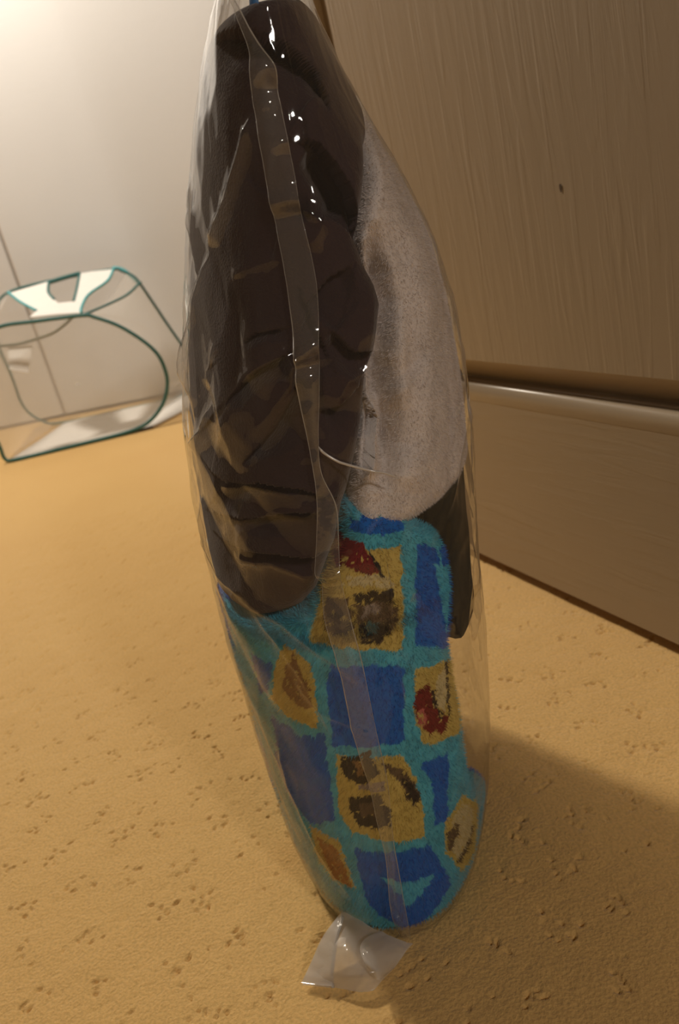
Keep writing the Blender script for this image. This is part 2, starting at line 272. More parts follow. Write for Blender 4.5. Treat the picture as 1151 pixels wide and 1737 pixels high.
def clear_film(name, haze=.03, base=.05, rough=.07, tint=(.97, .965, .955), bump=.15, scale=60):
    """thin clear plastic: passes light straight through, mirrors more at grazing angles, a little milky"""
    m, nt, b = new_mat(name); nt.nodes.remove(b); out = nt.nodes['Material Output']
    N = nt.nodes.new; L = nt.links.new
    tc = N('ShaderNodeTexCoord'); n = N('ShaderNodeTexNoise'); n.inputs['Scale'].default_value = scale; n.inputs['Detail'].default_value = 2
    L(tc.outputs['Object'], n.inputs['Vector'])
    bp = N('ShaderNodeBump'); bp.inputs['Strength'].default_value = bump; bp.inputs['Distance'].default_value = .002
    L(n.outputs['Fac'], bp.inputs['Height'])
    lw = N('ShaderNodeLayerWeight'); lw.inputs['Blend'].default_value = .5; L(bp.outputs['Normal'], lw.inputs['Normal'])
    pw = N('ShaderNodeMath'); pw.operation = 'POWER'; pw.inputs[1].default_value = 4; L(lw.outputs['Facing'], pw.inputs[0])
    ml = N('ShaderNodeMath'); ml.operation = 'MULTIPLY_ADD'; ml.inputs[1].default_value = .9-base; ml.inputs[2].default_value = base; L(pw.outputs[0], ml.inputs[0])
    tr = N('ShaderNodeBsdfTransparent'); tr.inputs[0].default_value = (*tint, 1)
    gl = N('ShaderNodeBsdfGlossy'); gl.inputs['Roughness'].default_value = rough; L(bp.outputs['Normal'], gl.inputs['Normal'])
    df = N('ShaderNodeBsdfDiffuse'); df.inputs[0].default_value = (.82, .79, .75, 1)
    tl = N('ShaderNodeBsdfTranslucent'); tl.inputs[0].default_value = (.82, .79, .75, 1)
    dm = N('ShaderNodeMixShader'); dm.inputs[0].default_value = .4; L(df.outputs[0], dm.inputs[1]); L(tl.outputs[0], dm.inputs[2])
    m1 = N('ShaderNodeMixShader'); m1.inputs[0].default_value = haze; L(tr.outputs[0], m1.inputs[1]); L(dm.outputs[0], m1.inputs[2])
    m2 = N('ShaderNodeMixShader'); L(ml.outputs[0], m2.inputs[0]); L(m1.outputs[0], m2.inputs[1]); L(gl.outputs[0], m2.inputs[2])
    L(m2.outputs[0], out.inputs[0]); return m
def tulle(name, cover, colour=(.95, .94, .92)):
    m, nt, b = new_mat(name); nt.nodes.remove(b); out = nt.nodes['Material Output']
    N = nt.nodes.new; L = nt.links.new
    tr = N('ShaderNodeBsdfTransparent'); df = N('ShaderNodeBsdfDiffuse'); df.inputs[0].default_value = (*colour, 1)
    tl = N('ShaderNodeBsdfTranslucent'); tl.inputs[0].default_value = (*colour, 1)
    dm = N('ShaderNodeMixShader'); dm.inputs[0].default_value = .5; L(df.outputs[0], dm.inputs[1]); L(tl.outputs[0], dm.inputs[2])
    mx = N('ShaderNodeMixShader'); mx.inputs[0].default_value = cover; L(tr.outputs[0], mx.inputs[1]); L(dm.outputs[0], mx.inputs[2])
    L(mx.outputs[0], out.inputs[0]); return m
def printed(name, rough=.9, sheen=.2):
    m, nt, b = new_mat(name); b.inputs['Roughness'].default_value = rough; b.inputs['Specular IOR Level'].default_value = .2
    b.inputs['Sheen Weight'].default_value = sheen
    at = nt.nodes.new('ShaderNodeVertexColor'); at.layer_name = 'print'
    nt.links.new(at.outputs['Color'], b.inputs['Base Color']); return m

def carpet_mat():
    m, nt, b = new_mat('carpet'); N = nt.nodes.new; L = nt.links.new
    b.inputs['Roughness'].default_value = .95; b.inputs['Specular IOR Level'].default_value = .1; b.inputs['Sheen Weight'].default_value = .35; b.inputs['Sheen Roughness'].default_value = .45
    tc = N('ShaderNodeTexCoord')
    n = N('ShaderNodeTexNoise'); n.inputs['Scale'].default_value = 3.5; n.inputs['Detail'].default_value = 3; L(tc.outputs['Object'], n.inputs['Vector'])
    mx = N('ShaderNodeMix'); mx.data_type = 'RGBA'
    mx.inputs['A'].default_value = (.76, .465, .165, 1); mx.inputs['B'].default_value = (.84, .55, .21, 1)
    L(n.outputs['Fac'], mx.inputs['Factor'])
    f1 = N('ShaderNodeTexNoise'); f1.inputs['Scale'].default_value = 420; f1.inputs['Detail'].default_value = 3; L(tc.outputs['Object'], f1.inputs['Vector'])
    mm = N('ShaderNodeMix'); mm.data_type = 'RGBA'; mm.blend_type = 'MULTIPLY'; mm.inputs['Factor'].default_value = .35
    cr = N('ShaderNodeMapRange'); cr.inputs[1].default_value = .3; cr.inputs[2].default_value = .6; cr.inputs[3].default_value = .5; cr.inputs[4].default_value = 1
    L(f1.outputs['Fac'], cr.inputs[0]); L(mx.outputs['Result'], mm.inputs['A']); L(cr.outputs[0], mm.inputs['B'])
    L(mm.outputs['Result'], b.inputs['Base Color'])
    bp = N('ShaderNodeBump'); bp.inputs['Strength'].default_value = .55; bp.inputs['Distance'].default_value = .0025
    L(f1.outputs['Fac'], bp.inputs['Height']); L(bp.outputs['Normal'], b.inputs['Normal'])
    return m
def door_mat(name, axis):
    """beige paint over embossed wood grain running along the axis"""
    m, nt, b = new_mat(name); N = nt.nodes.new; L = nt.links.new
    b.inputs['Base Color'].default_value = (.42, .335, .235, 1); b.inputs['Roughness'].default_value = .42
    tc = N('ShaderNodeTexCoord'); mp = N('ShaderNodeMapping')
    mp.inputs['Scale'].default_value = (62, 62, 5) if axis == 'z' else (5, 5, 70)
    L(tc.outputs['Object'], mp.inputs['Vector'])
    n = N('ShaderNodeTexNoise'); n.inputs['Scale'].default_value = 1; n.inputs['Detail'].default_value = 4; n.inputs['Distortion'].default_value = 1.6
    L(mp.outputs[0], n.inputs['Vector'])
    n2 = N('ShaderNodeTexNoise'); n2.inputs['Scale'].default_value = 9; n2.inputs['Detail'].default_value = 1; L(tc.outputs['Object'], n2.inputs['Vector'])
    mr = N('ShaderNodeMapRange'); mr.inputs[1].default_value = .42; mr.inputs[2].default_value = .62; L(n.outputs['Fac'], mr.inputs[0])
    ml = N('ShaderNodeMath'); ml.operation = 'MULTIPLY'; L(mr.outputs[0], ml.inputs[0]); L(n2.outputs['Fac'], ml.inputs[1])
    bp = N('ShaderNodeBump'); bp.inputs['Strength'].default_value = .36 if axis == 'z' else .2; bp.inputs['Distance'].default_value = .0012
    L(ml.outputs[0], bp.inputs['Height']); L(bp.outputs['Normal'], b.inputs['Normal']); return m

M_wall = principled('wall_paint', (.73, .74, .765), .85, noise=2.5, bump=(90, .25, .002), var=.04)
M_trim = principled('tan_trim', (.55, .47, .39), .6, noise=20, var=.05)
M_carpet = carpet_mat()
M_door_v, M_door_h = door_mat('door_vertical_grain', 'z'), door_mat('door_horizontal_grain', 'x')
M_mould = principled('door_moulding', (.42, .335, .235), .28, noise=30, var=.03)
M_dark = principled('door_edge', (.10, .065, .035), .7, noise=30)
M_film = clear_film('clear_plastic_film', haze=.03, base=.047, rough=.045)
M_strip = clear_film('plastic_seam', haze=.10, base=.085, rough=.07, bump=.35, scale=90)
M_flap = clear_film('milky_plastic', haze=.55, base=.05, rough=.12, bump=.4, scale=70)
M_glint = clear_film('painted_glint', haze=.9, base=.1, rough=.2)  # milky white that paints a highlight on the film
M_edge = clear_film('seam_edge_plastic', haze=.45, base=.10, rough=.15)
M_seal = clear_film('heat_seal_plastic', haze=.55, base=.12, rough=.2)
M_brown = principled('dark_brown_fleece', (.045, .028, .031), .95, noise=60, bump=(700, .5, .0015), sheen=.25, spec=.1, var=.25)
M_grey = principled('grey_plush', (.74, .68, .66), .95, noise=70, bump=(420, .5, .002), sheen=.3, spec=.1, var=.22)
M_char = principled('charcoal_fleece', (.035, .033, .022), .95, noise=60, bump=(500, .4, .001), spec=.1)
M_print = printed('printed_plush', .95, 0)
M_blue = principled('blue_ribbon', (.02, .16, .45), .5, noise=200)
M_teal = principled('teal_binding', (.035, .15, .15), .6, noise=150, var=.2)
M_teal_l = principled('light_teal_binding', (.09, .42, .46), .6, noise=150, var=.2)
M_olive = principled('dark_green_binding', (.075, .105, .07), .6, noise=150, var=.2)
M_white = principled('white_cloth', (.82, .80, .77), .85, noise=40, bump=(250, .3, .001), var=.04)
M_tulle = tulle('white_netting', .34)
M_tulle_b = tulle('white_netting_back', .10)
M_tulle2 = tulle('white_netting_side', .30)

# ------------------------------------------------------------------ the setting
# floor: carpet with a sheared pile; the near part carries its tufts and pits as geometry
def carpet_h(X, Y):
    h = .0014*fbm(X*28, Y*28, 3, 3)
    # rosettes of small cuts and tufts on a loose staggered grid, as a cut-and-loop pile shows
    cell = .047
    row = np.floor(Y/cell); xx = X+(row % 2)*cell/2; ci, cj = np.floor(xx/cell), row
    w = np.zeros_like(X); tuft = np.zeros_like(X)
    def hsh(i, j, s):
        v = np.sin(i*12.9898+j*78.233+s*37.719)*43758.5453; return v-np.floor(v)
    ox, oy = (hsh(ci, cj, 401)-.5)*.012, (hsh(ci, cj, 402)-.5)*.012
    full = hsh(ci, cj, 400)
    for k in range(13):
        rr = .0115*np.sqrt(hsh(ci, cj, k)) if k < 10 else .021*np.sqrt(hsh(ci, cj, k)); ph = 6.283*hsh(ci, cj, k+20)
        px = (ci+.5)*cell+ox+rr*np.cos(ph); py = (cj+.5)*cell+oy+rr*np.sin(ph)
        an = hsh(ci, cj, k+40)*3.14; el = .0012+.0016*hsh(ci, cj, k+60); th = .0008+.0004*hsh(ci, cj, k+80)
        on = hsh(ci, cj, k+100) < .42+.55*full
        dx, dy = xx-px, Y-py; p = dx*np.cos(an)+dy*np.sin(an); q = -dx*np.sin(an)+dy*np.cos(an)
        g = np.exp(-(p/el)**2-(q/th)**2)*on*(.5+.5*hsh(ci, cj, k+120))
        if k % 3 == 2: tuft = np.maximum(tuft, g)
        else: w = np.maximum(w, g)
    w2 = np.clip(fbm(X*160, Y*160, 9, 2), 0, 1)
    return h-.0044*w+.0014*tuft-.0009*w2
def carpet():
    x = np.arange(-.62, .46, .0013); y = np.r_[np.arange(.24, .74, .0013), .74+np.cumsum(np.linspace(.0014, .0070, 210))]
    X, Y = np.meshgrid(x, y)
    edge = np.minimum.reduce([X-x[0], x[-1]-X, Y-y[0], y[-1]-Y]); fade = np.clip(edge/.05, 0, 1)
    Z = carpet_h(X, Y)*fade
    V = np.stack([X, Y, Z], -1).reshape(-1, 3); F_ = grid_faces(len(x), len(y))
    x0, x1, y0, y1 = x[0], x[-1], y[0], y[-1]; n = len(V)
    R = [(-3, -2.2), (3, -2.2), (3, 4.2), (-3, 4.2)]
    extra = []; ef = []
    def quad(p, q, r_, s):
        b0 = n+len(extra); extra.extend([(a_[0], a_[1], 0) for a_ in (p, q, r_, s)]); ef.append((b0, b0+1, b0+2, b0+3))
    quad((-3, -2.2), (3, -2.2), (3, y0), (-3, y0)); quad((-3, y1), (3, y1), (3, 4.2), (-3, 4.2))
    quad((-3, y0), (x0, y0), (x0, y1), (-3, y1)); quad((x1, y0), (3, y0), (3, y1), (x1, y1))
    o = mesh_obj('floor', np.r_[V, extra], np.r_[F_, ef], M_carpet); tag(o, kind='structure'); return o
carpet()

# back wall: flat upright panels meeting in a narrow groove
w_dir = np.array([.957, -.287]); w_dir /= np.linalg.norm(w_dir); w_nrm = np.array([w_dir[1], -w_dir[0]])  # towards the camera
w_o = np.array([-1.153, 3.116])
def wall_panel(name, s0, s1, turn, parent, z0=0, z1=2.5, th=.04, mat=M_wall):
    d = w_dir; n = w_nrm
    p0 = w_o+d*s0; p1 = w_o+d*s1+n*turn
    V = []
    for z in (z0, z1):
        for p in (p0, p1, p1-n*th, p0-n*th): V.append((p[0], p[1], z))
    F_ = [(0, 1, 5, 4), (1, 2, 6, 5), (2, 3, 7, 6), (3, 0, 4, 7), (4, 5, 6, 7), (3, 2, 1, 0)]
    return mesh_obj(name, V, F_, mat, parent, smooth=False)
wall = wall_panel('wall_back', -2.0, 3.6, 0, None, th=.05); tag(wall, kind='structure')
for (s0, s1, t, m_) in ((-2.0, .305, .0, M_wall), (.319, .752, .0, M_wall), (.752, 1.6, -.035, M_wall)):
    s0p = s0
    d = w_dir; n = w_nrm
    q0 = w_o+d*s0+n*.045; q1 = w_o+d*s1+n*(.045+t)
    V = [(p[0], p[1], z) for z in (.012, 2.45) for p in (q0, q1, q1-n*.03, q0-n*.03)]
    mesh_obj('panel', V, [(0, 1, 5, 4), (1, 2, 6, 5), (2, 3, 7, 6), (3, 0, 4, 7), (4, 5, 6, 7), (3, 2, 1, 0)], M_wall, wall, smooth=False)
t1 = wall_panel('trim_1', .304, .320, 0, None, z0=.012, z1=2.45, th=-.030, mat=M_trim); tag(t1, kind='structure')

# door: moulded slab, ajar; local x runs along the leaf away from the camera, local y is the front face normal
D_dir = np.array([-.3503, .9367]); D_n = np.array([-.9367, -.3503]); D_o = np.array([.2711, .6505])
door = bpy.data.objects.new('door_1', None); col.objects.link(door); tag(door, kind='structure')
# local frame: x along -D_dir so that normal -y faces the room
door.matrix_world = Matrix(((-D_dir[0], -D_n[0], 0, D_o[0]), (-D_dir[1], -D_n[1], 0, D_o[1]), (0, 0, 1, 0), (0, 0, 0, 1)))
# in this frame: x = -along; front face at y = 0, material extends to y = +.035
XL, XR = -.575, .26           # far edge, near edge
PX0, PX1 = -.422, .115        # raised panel
PZ0, PZ1 = .268, 1.10
def door_box(name, x0, x1, z0, z1, mat, y0=0, y1=.035, bevel=0): return boxes(name, [(x0, y0, z0, x1, y1, z1)], mat, door, bevel)
G = .046
door_box('bottom_rail', XL, XR, .014, PZ0-G, M_door_h)
door_box('stile', XL, PX0-G, PZ0-G+.0005, 2.0, M_door_v)
door_box('stile', PX1+G, XR, PZ0-G+.0005, 2.0, M_door_v)
door_box('middle_rail', PX0-G+.0005, PX1+G-.0005, PZ1+G, 1.35, M_door_h)
door_box('recess_board', PX0-G+.001, PX1+G-.001, PZ0-G+.001, PZ1+G-.001, M_mould, .022, .030, 0)
def frame_sweep(name, prof, mat):
    """sweep a (offset outward from panel edge, y) profile around the panel opening"""
    V = []; n = len(prof)
    for (cx, cz, sx, sz) in ((PX0, PZ0, -1, -1), (PX1, PZ0, 1, -1), (PX1, PZ1, 1, 1), (PX0, PZ1, -1, 1)):
        for (o_, y_) in prof: V.append((cx+sx*o_, y_, cz+sz*o_))
    F_ = []
    for i in range(4):
        j = (i+1) % 4
        for k in range(n-1): F_.append((i*n+k, j*n+k, j*n+k+1, i*n+k+1))
    o = mesh_obj(name, V, F_, mat, door, smooth=name != 'panel_shoulder'); return o
def arc(c0, c1, rad, a0, a1, n): return [(c0+rad*math.cos(math.radians(a0+(a1-a0)*i/n)), c1+rad*math.sin(math.radians(a0+(a1-a0)*i/n))) for i in range(n+1)]
# raised field with its sloped shoulder
frame_sweep('panel_shoulder', [(-.0006, .0006), (.0015, .0015), (.0272, .022), (.029, .0222)], M_mould)
door_box('panel', PX0-.001, PX1+.001, PZ0-.001, PZ1+.001, M_door_v, .0003, .014, 0)
frame_sweep('panel_moulding', [(.0285, .0224), (.029, .0175), (.0298, .014)]+arc(.0405, .0095, .0105, 160, 270, 10)+[(.044, -.0008), (.0475, -.0002)], M_mould)
kn = mesh_obj('knot_mark', [(x*.0016, -.0002, z*.0042) for x, z in ((-1, 0), (-.5, -.8), (.3, -1), (.9, -.2), (.6, .7), (0, 1), (-.7, .6))], [(0, 1, 2, 3), (0, 3, 4, 6), (4, 5, 6, 6)][:2], M_dark, door)
kn.location = (-.075, 0, .425)

# ------------------------------------------------------------------ the bag's film
def wrinkle_field(A, Z):
    d = .0006*fbm(A*4.2, Z*26, 21, 2)
    # flat facets between sharp creases, as stiff film folds
    x_, y_ = A*M_A, Z
    wx = .012*fbm(x_*14, y_*14, 201, 2); wy = .012*fbm(x_*14, y_*14, 211, 2)
    fa = 0
    for ang, lam, amp, sd_ in ((35, .046, .0060, 1), (-40, .058, .0055, 2), (80, .040, .0040, 3), (12, .034, .0032, 4)):
        c, s = math.cos(math.radians(ang)), math.sin(math.radians(ang))
        q = ((x_+wx)*c+(y_+wy)*s)/lam+sd_*.37; tri = np.abs(q-np.floor(q)-.5)*2
        mk = np.clip(vnoise(x_*22+sd_*9, y_*16, 220+sd_)*1.8-.55, 0, 1)
        fa = fa+amp*tri*mk
    zone = np.clip((Z-.16)/.08, .25, 1)*np.clip((.46-Z)/.06, .25, 1)*np.where(A < .15, 1, .55)*np.where(np.abs(A) > 1.0, .35, 1)
    d = d+fa*zone
    # tight crinkles running on a slant
    d = d+.0014*ridged(A*2.6+Z*9, Z*22-A*1.6, 5, 2)-.0010
    d = d+.0009*ridged(A*5-Z*14, Z*16+A*2.2, 8, 2)-.0006
    W = {'wr_a': (.0095, .0038), 'wr_b': (.005, .003), 'wr_c': (.008, .0042), 'wr_d': (.007, .004), 'wr_e': (.007, .0038), 'wr_f': (.005, .006),
         'wr_g': (.004, .004), 'wr_h': (.003, .004), 'wr_i': (.0045, .005)}
    for k in LINES:
        if k.startswith('wr_'):
            h, w = W.get(k, (.0035, .0045))
            s, sd, al = seg_dist(A, Z, LINES[k])
            taper = np.clip(np.minimum(al, 1-al)*6, 0, 1)
            d = d+h*taper*np.exp(-s/w)*np.where(sd > 0, 1, .55)
    return d
na, nz = 600, 600
a = np.linspace(-math.pi, math.pi, na, endpoint=False)
a = a-.0*np.sin(a); a = a*(.45+.55*np.abs(a)/math.pi)      # finer towards the near edge
z = np.linspace(.0035, .655, nz)
A, Z = np.meshgrid(a, z)
P0 = bag_pt(A, Z)
nrm = np.cross(np.roll(P0, -1, 1)-np.roll(P0, 1, 1), np.gradient(P0, axis=0)); nrm /= np.linalg.norm(nrm, axis=-1)[..., None]+1e-9
fade = np.clip((Z-.008)/.05, 0, 1)*np.clip((.655-Z)/.1, .1, 1)
wf = wrinkle_field(A, Z)*fade
for _ in range(2):                                              # take the stair-steps off the creases
    wf = (np.roll(wf, 1, 1)+2*wf+np.roll(wf, -1, 1))/4
    wp = np.pad(wf, ((1, 1), (0, 0)), 'edge'); wf = (wp[:-2]+2*wf+wp[2:])/4
bagV = P0+nrm*wf[..., None]
V = bagV.reshape(-1, 3); F_ = grid_faces(na, nz, True)
# close both ends with shrinking rings
rings = [V]
off = 0
def cap(base_row, zc, sign):
    global V, F_
    idx = np.arange(na)+base_row*na; c = V[idx].mean(0); prev = idx
    for k in (.992, .97, .66, .33, .02):
        ring = c+(V[idx]-c)*k; ring[:, 2] = V[idx][:, 2]+zc*(1-k)
        b0 = len(V); V = np.r_[V, ring]; cur = b0+np.arange(na); j = (np.arange(na)+1) % na
        q = np.stack([prev, prev[j], cur[j], cur], -1)
        F_ = np.r_[F_, q if sign > 0 else q[:, ::-1]]; prev = cur
cap(nz-1, .004, 1); cap(0, .001, -1)
bag = mesh_obj('plastic_bag', V, F_, M_film)
tag(bag, 'tall clear wrinkled plastic bag stuffed with folded blankets, standing on the carpet', 'bag')

def film_at(a_, z_, lift=0.0):
    """points on the wrinkled film, lifted outward"""
    a_ = np.asarray(a_, float); z_ = np.asarray(z_, float); e = 1e-3
    p = bag_pt(a_, z_); n = np.cross(bag_pt(a_+e, z_)-bag_pt(a_-e, z_), bag_pt(a_, z_+e)-bag_pt(a_, z_-e))
    n /= np.linalg.norm(n, axis=-1)[..., None]
    return p+n*(wrinkle_field(a_, z_)+lift)[..., None]
# seam strip down the near edge
l_, r_ = np.array(LINES['strip_left']), np.array(LINES['strip_right'])
l_ = spline(l_, 16); r_ = spline(r_, 16); nU = 12; u_ = np.linspace(0, 1, nU)
SA = l_[:, None, 0]*(1-u_)+r_[:, None, 0]*u_; SZ = l_[:, None, 1]*(1-u_)+r_[:, None, 1]*u_
ext = 14                                                       # runs on up past the top of the picture
tA = np.linspace(SA[0].mean(), .1, ext+1)[1:, None]+np.linspace(-.02, .02, nU); tZ = np.linspace(SZ[0].mean(), .64, ext+1)[1:, None]+0*u_
SA = np.r_[tA[::-1], SA]; SZ = np.r_[tZ[::-1], SZ]
pin = 0*SZ
for pa, pz, pw, ph in PINCH: pin = pin+ph*np.exp(-((SA-pa)*M_A/.012)**2)*(np.exp(-((SZ-pz)/pw)**2)-.6*np.exp(-((SZ-pz+1.6*pw)/pw)**2))
lift = .0028+pin+.0016*fbm(SZ*30, SA*6, 31, 3)+.0022*u_*(1-u_)*4*(.5+.5*np.sin(SZ*55))
mesh_obj('seam_strip', film_at(SA, SZ, lift), grid_faces(nU, len(SA)), M_strip, bag)
for side_ in (0, nU-1):
    tube('seam_edge', film_at(SA[::2, side_], SZ[::2, side_], lift[::2, side_] if np.ndim(lift) > 1 else .003), (.00012+.00022*np.clip(vnoise(SZ[::2, side_]*26, 0*SZ[::2, side_], 300+side_)*2-.7, 0, 1)), M_edge, bag, n=6)
fl = spline(np.array(LINES['glint_line']), 8)
tube('glint_line', film_at(fl[:, 0], fl[:, 1], .0022), np.clip(np.minimum(np.arange(len(fl)), np.arange(len(fl))[::-1])/6, .2, 1)*.0007, M_glint, bag)  # thin white tube in place of a glint across the film
# bottom corner flap lying out on the carpet
def sheet(name, rows, mat, parent, n=10, amp=.0012):
    R = np.array([spline(np.array(r__), n) for r__ in rows]); R = np.array([spline(R[:, i], n) for i in range(R.shape[1])])
    i, j = np.meshgrid(np.arange(R.shape[1]), np.arange(R.shape[0])); R[..., 2] = np.maximum(R[..., 2]+amp*fbm(i*.18, j*.18, 41, 3), .0025)
    return mesh_obj(name, R, grid_faces(R.shape[1], R.shape[0]), mat, parent)
flap = sheet('bottom_flap', [FLAP['top'], FLAP['mid'], FLAP['low'], FLAP['bottom']], M_flap, bag)
sheet('flap_fold', FLAP_FOLD, M_flap, flap)
lf = spline([FLAP['top'][0], FLAP['mid'][0], FLAP['low'][0], FLAP['bottom'][0]], 8); sl = spline(SEAL, 6)
band = np.array([lf, lf*.5+sl*.5, sl])+np.array([0, 0, .0016]); band[1, :, 2] += .0008*np.sin(np.arange(len(lf))*1.3)
mesh_obj('sealed_band', band, grid_faces(len(lf), 3), M_flap, flap)
tube('seal_line', spline(SEAL, 8), .0011, M_seal, flap)

# ------------------------------------------------------------------ blankets inside the bag
def patch(name, zs, Lf, Rf, k_out, k_in, mat, disp=None, bound=None, rnd=.014, n_s=170, colour=None, zcap=(True, True)):
    """a folded blanket as a thick cushion-edged slab wrapped inside the bag between two boundaries"""
    zs = np.asarray(zs); La, Ra = Lf(zs), Rf(zs)
    s = np.linspace(0, 1, n_s)
    A = La[:, None]*(1-s)+Ra[:, None]*s; Z = np.repeat(zs[:, None], n_s, 1)
    e = np.minimum((A-La[:, None]), (Ra[:, None]-A))*M_A
    if zcap[0]: e = np.minimum(e, (Z-zs[0])*zcap[0]+.0002)
    if zcap[1]: e = np.minimum(e, zs[-1]-Z)
    if bound is not None: e = np.minimum(e, seg_dist(A, Z, bound)[0])
    q = np.clip(e/rnd, 0, 1); q = np.sqrt(np.maximum(1-(1-q)**2, 0))
    km = .5*(k_out+k_in)
    dk = disp(A, Z) if disp else 0
    ko = km+(k_out-km+dk)*q; ki = km-(km-k_in)*q
    outer = bag_pt(A, Z, ko); inner = bag_pt(A, Z, ki)[:, ::-1]
    loop = np.concatenate([outer, inner], 1); nl = 2*n_s
    V = loop.reshape(-1, 3); F_ = grid_faces(nl, len(zs), True)
    # end caps: the end rows are already closed up by the rounding
    capf = []
    for row, flip in ((0, True), (len(zs)-1, False)):
        for i in range(n_s-1):
            q4 = (row*nl+i, row*nl+i+1, row*nl+nl-2-i, row*nl+nl-1-i); capf.append(q4[::-1] if flip else q4)
    F_ = np.r_[F_, capf]
    cols = None
    if colour is not None:
        C_ = colour(A, Z); cols = np.concatenate([C_, C_[:, ::-1]], 1).reshape(-1, 3)
    o = mesh_obj(name, V, F_, mat, None, cols=cols)
    return o, outer, A, Z
def fibres(name, outer, A, Z, n, length, width, mat, parent, amin, amax, colour=None, droop=.5, spread=.7):
    """short pile: two-triangle blades rooted on a blanket's outer face"""
    n0 = np.cross(np.gradient(outer, axis=1), np.gradient(outer, axis=0)); n0 /= np.linalg.norm(n0, axis=-1)[..., None]+1e-9
    nr, nc = A.shape
    i = rng.uniform(0, nr-1.001, 3*n); j = rng.uniform(0, nc-1.001, 3*n); i0, j0 = i.astype(int), j.astype(int)
    keep = (A[i0, j0] > amin) & (A[i0, j0] < amax)
    # even out by true area
    du = np.linalg.norm(np.gradient(outer, axis=1), axis=-1)*np.linalg.norm(np.gradient(outer, axis=0), axis=-1)
    keep &= rng.uniform(size=len(i)) < du[i0, j0]/np.percentile(du, 97)
    i, j, i0, j0 = [v_[keep][:n] for v_ in (i, j, i0, j0)]
    fi, fj = (i-i0)[:, None], (j-j0)[:, None]
    bl = lambda G_: (G_[i0, j0]*(1-fj)+G_[i0, j0+1]*fj)*(1-fi)+(G_[i0+1, j0]*(1-fj)+G_[i0+1, j0+1]*fj)*fi
    p = bl(outer); nn = bl(n0); a_ = bl(A[..., None])[:, 0]; z_ = bl(Z[..., None])[:, 0]
    m = len(p)
    clump = np.stack([fbm(a_*40, z_*400, 51, 2), fbm(a_*40, z_*400, 61, 2), fbm(a_*40, z_*400, 71, 2)], -1)
    dirv = nn*1.0+spread*(clump*1.3+rng.normal(size=(m, 3))*.35)+np.array([0, 0, -droop]); dirv /= np.linalg.norm(dirv, axis=1)[:, None]
    L = length*rng.uniform(.6, 1.1, m)[:, None]
    side = np.cross(dirv, rng.normal(size=(m, 3))); side /= np.linalg.norm(side, axis=1)[:, None]+1e-9
    root = p-nn*.0006; tip = root+dirv*L; mid = root+dirv*L*.5
    V = np.stack([root-side*width, root+side*width, tip], 1).reshape(-1, 3)
    F_ = np.arange(3*m).reshape(-1, 3)
    cols = np.repeat(colour(a_, z_), 3, 0) if colour is not None else None
    o = mesh_obj(name, V, F_, mat, parent, smooth=False, cols=cols); o['kind'] = 'stuff'; return o

def step_fold(A, Z, line, h, up, down, sgn=1):
    d, sd, al = seg_dist(A, Z, line); t = np.clip(np.minimum(al, 1-al)*5, .15, 1); sd = sd*sgn
    return t*np.where(sd >= 0, h*np.exp(-d/up), -h*.9*np.exp(-d/down))
def valley(A, Z, line, h, w):
    d, sd, al = seg_dist(A, Z, line); t = np.clip(np.minimum(al, 1-al)*5, .1, 1)
    return -h*t*np.exp(-(d/w)**2)
# boundary between the brown fleece and what lies right of it, as angle by height
bR = np.array(LINES['brown_right'])[::-1]; 
bz, ba = bR[:, 1], bR[:, 0]; o_ = np.argsort(bz); bz, ba = bz[o_], ba[o_]
def brown_R(z): return np.interp(z, np.r_[bz[0]-.004, bz, .484, .494, .508, .532], np.r_[ba[0]-.5, ba, .84, 1.0, 1.35, 3.7])
bT = np.array(LINES['brown_top'])
def brown_L(z): return np.interp(z, np.r_[bT[0, 1]-.03, bT[:, 1], bT[-1, 1]+.01], np.r_[-2.4, bT[:, 0], bT[-1, 0]+.2])
def brown_disp(A, Z):
    d = .014*fbm(A*3, Z*22, 81, 4)+.02*(ridged(A*2.0+Z*7, Z*15-A*1.1, 83, 2)-.4)*np.clip((.44-Z)/.05, 0, 1)
    d = d+step_fold(A, Z, LINES['fold_a'], .14, .03, .013, 1)
    d = d+step_fold(A, Z, LINES['fold_b'], .10, .03, .012, 1)
    d = d+valley(A, Z, LINES['fold_b2'], .10, .007)
    d = d+step_fold(A, Z, LINES['fold_c'], .10, .03, .012, -1)
    for k, h in (('fold_d', .04), ('fold_e', .05), ('fold_f', .06), ('fold_g', .06), ('fold_h', .05), ('fold_i', .05), ('fold_j', .04), ('fold_k', .05), ('fold_l', .05)):
        d = d+step_fold(A, Z, LINES[k], h*1.7, .02, .010, 1)
    return np.clip(d, -.24, .026)
zb = np.linspace(.234, .552, 320)
brown, bo, bA, bZ = patch('brown_fleece_blanket', zb, brown_L, brown_R, .958, .62, M_brown, brown_disp, bound=LINES['brown_right'], n_s=260)
tag(brown, 'dark brown fleece blanket crumpled in the upper left of the plastic bag', 'blanket')

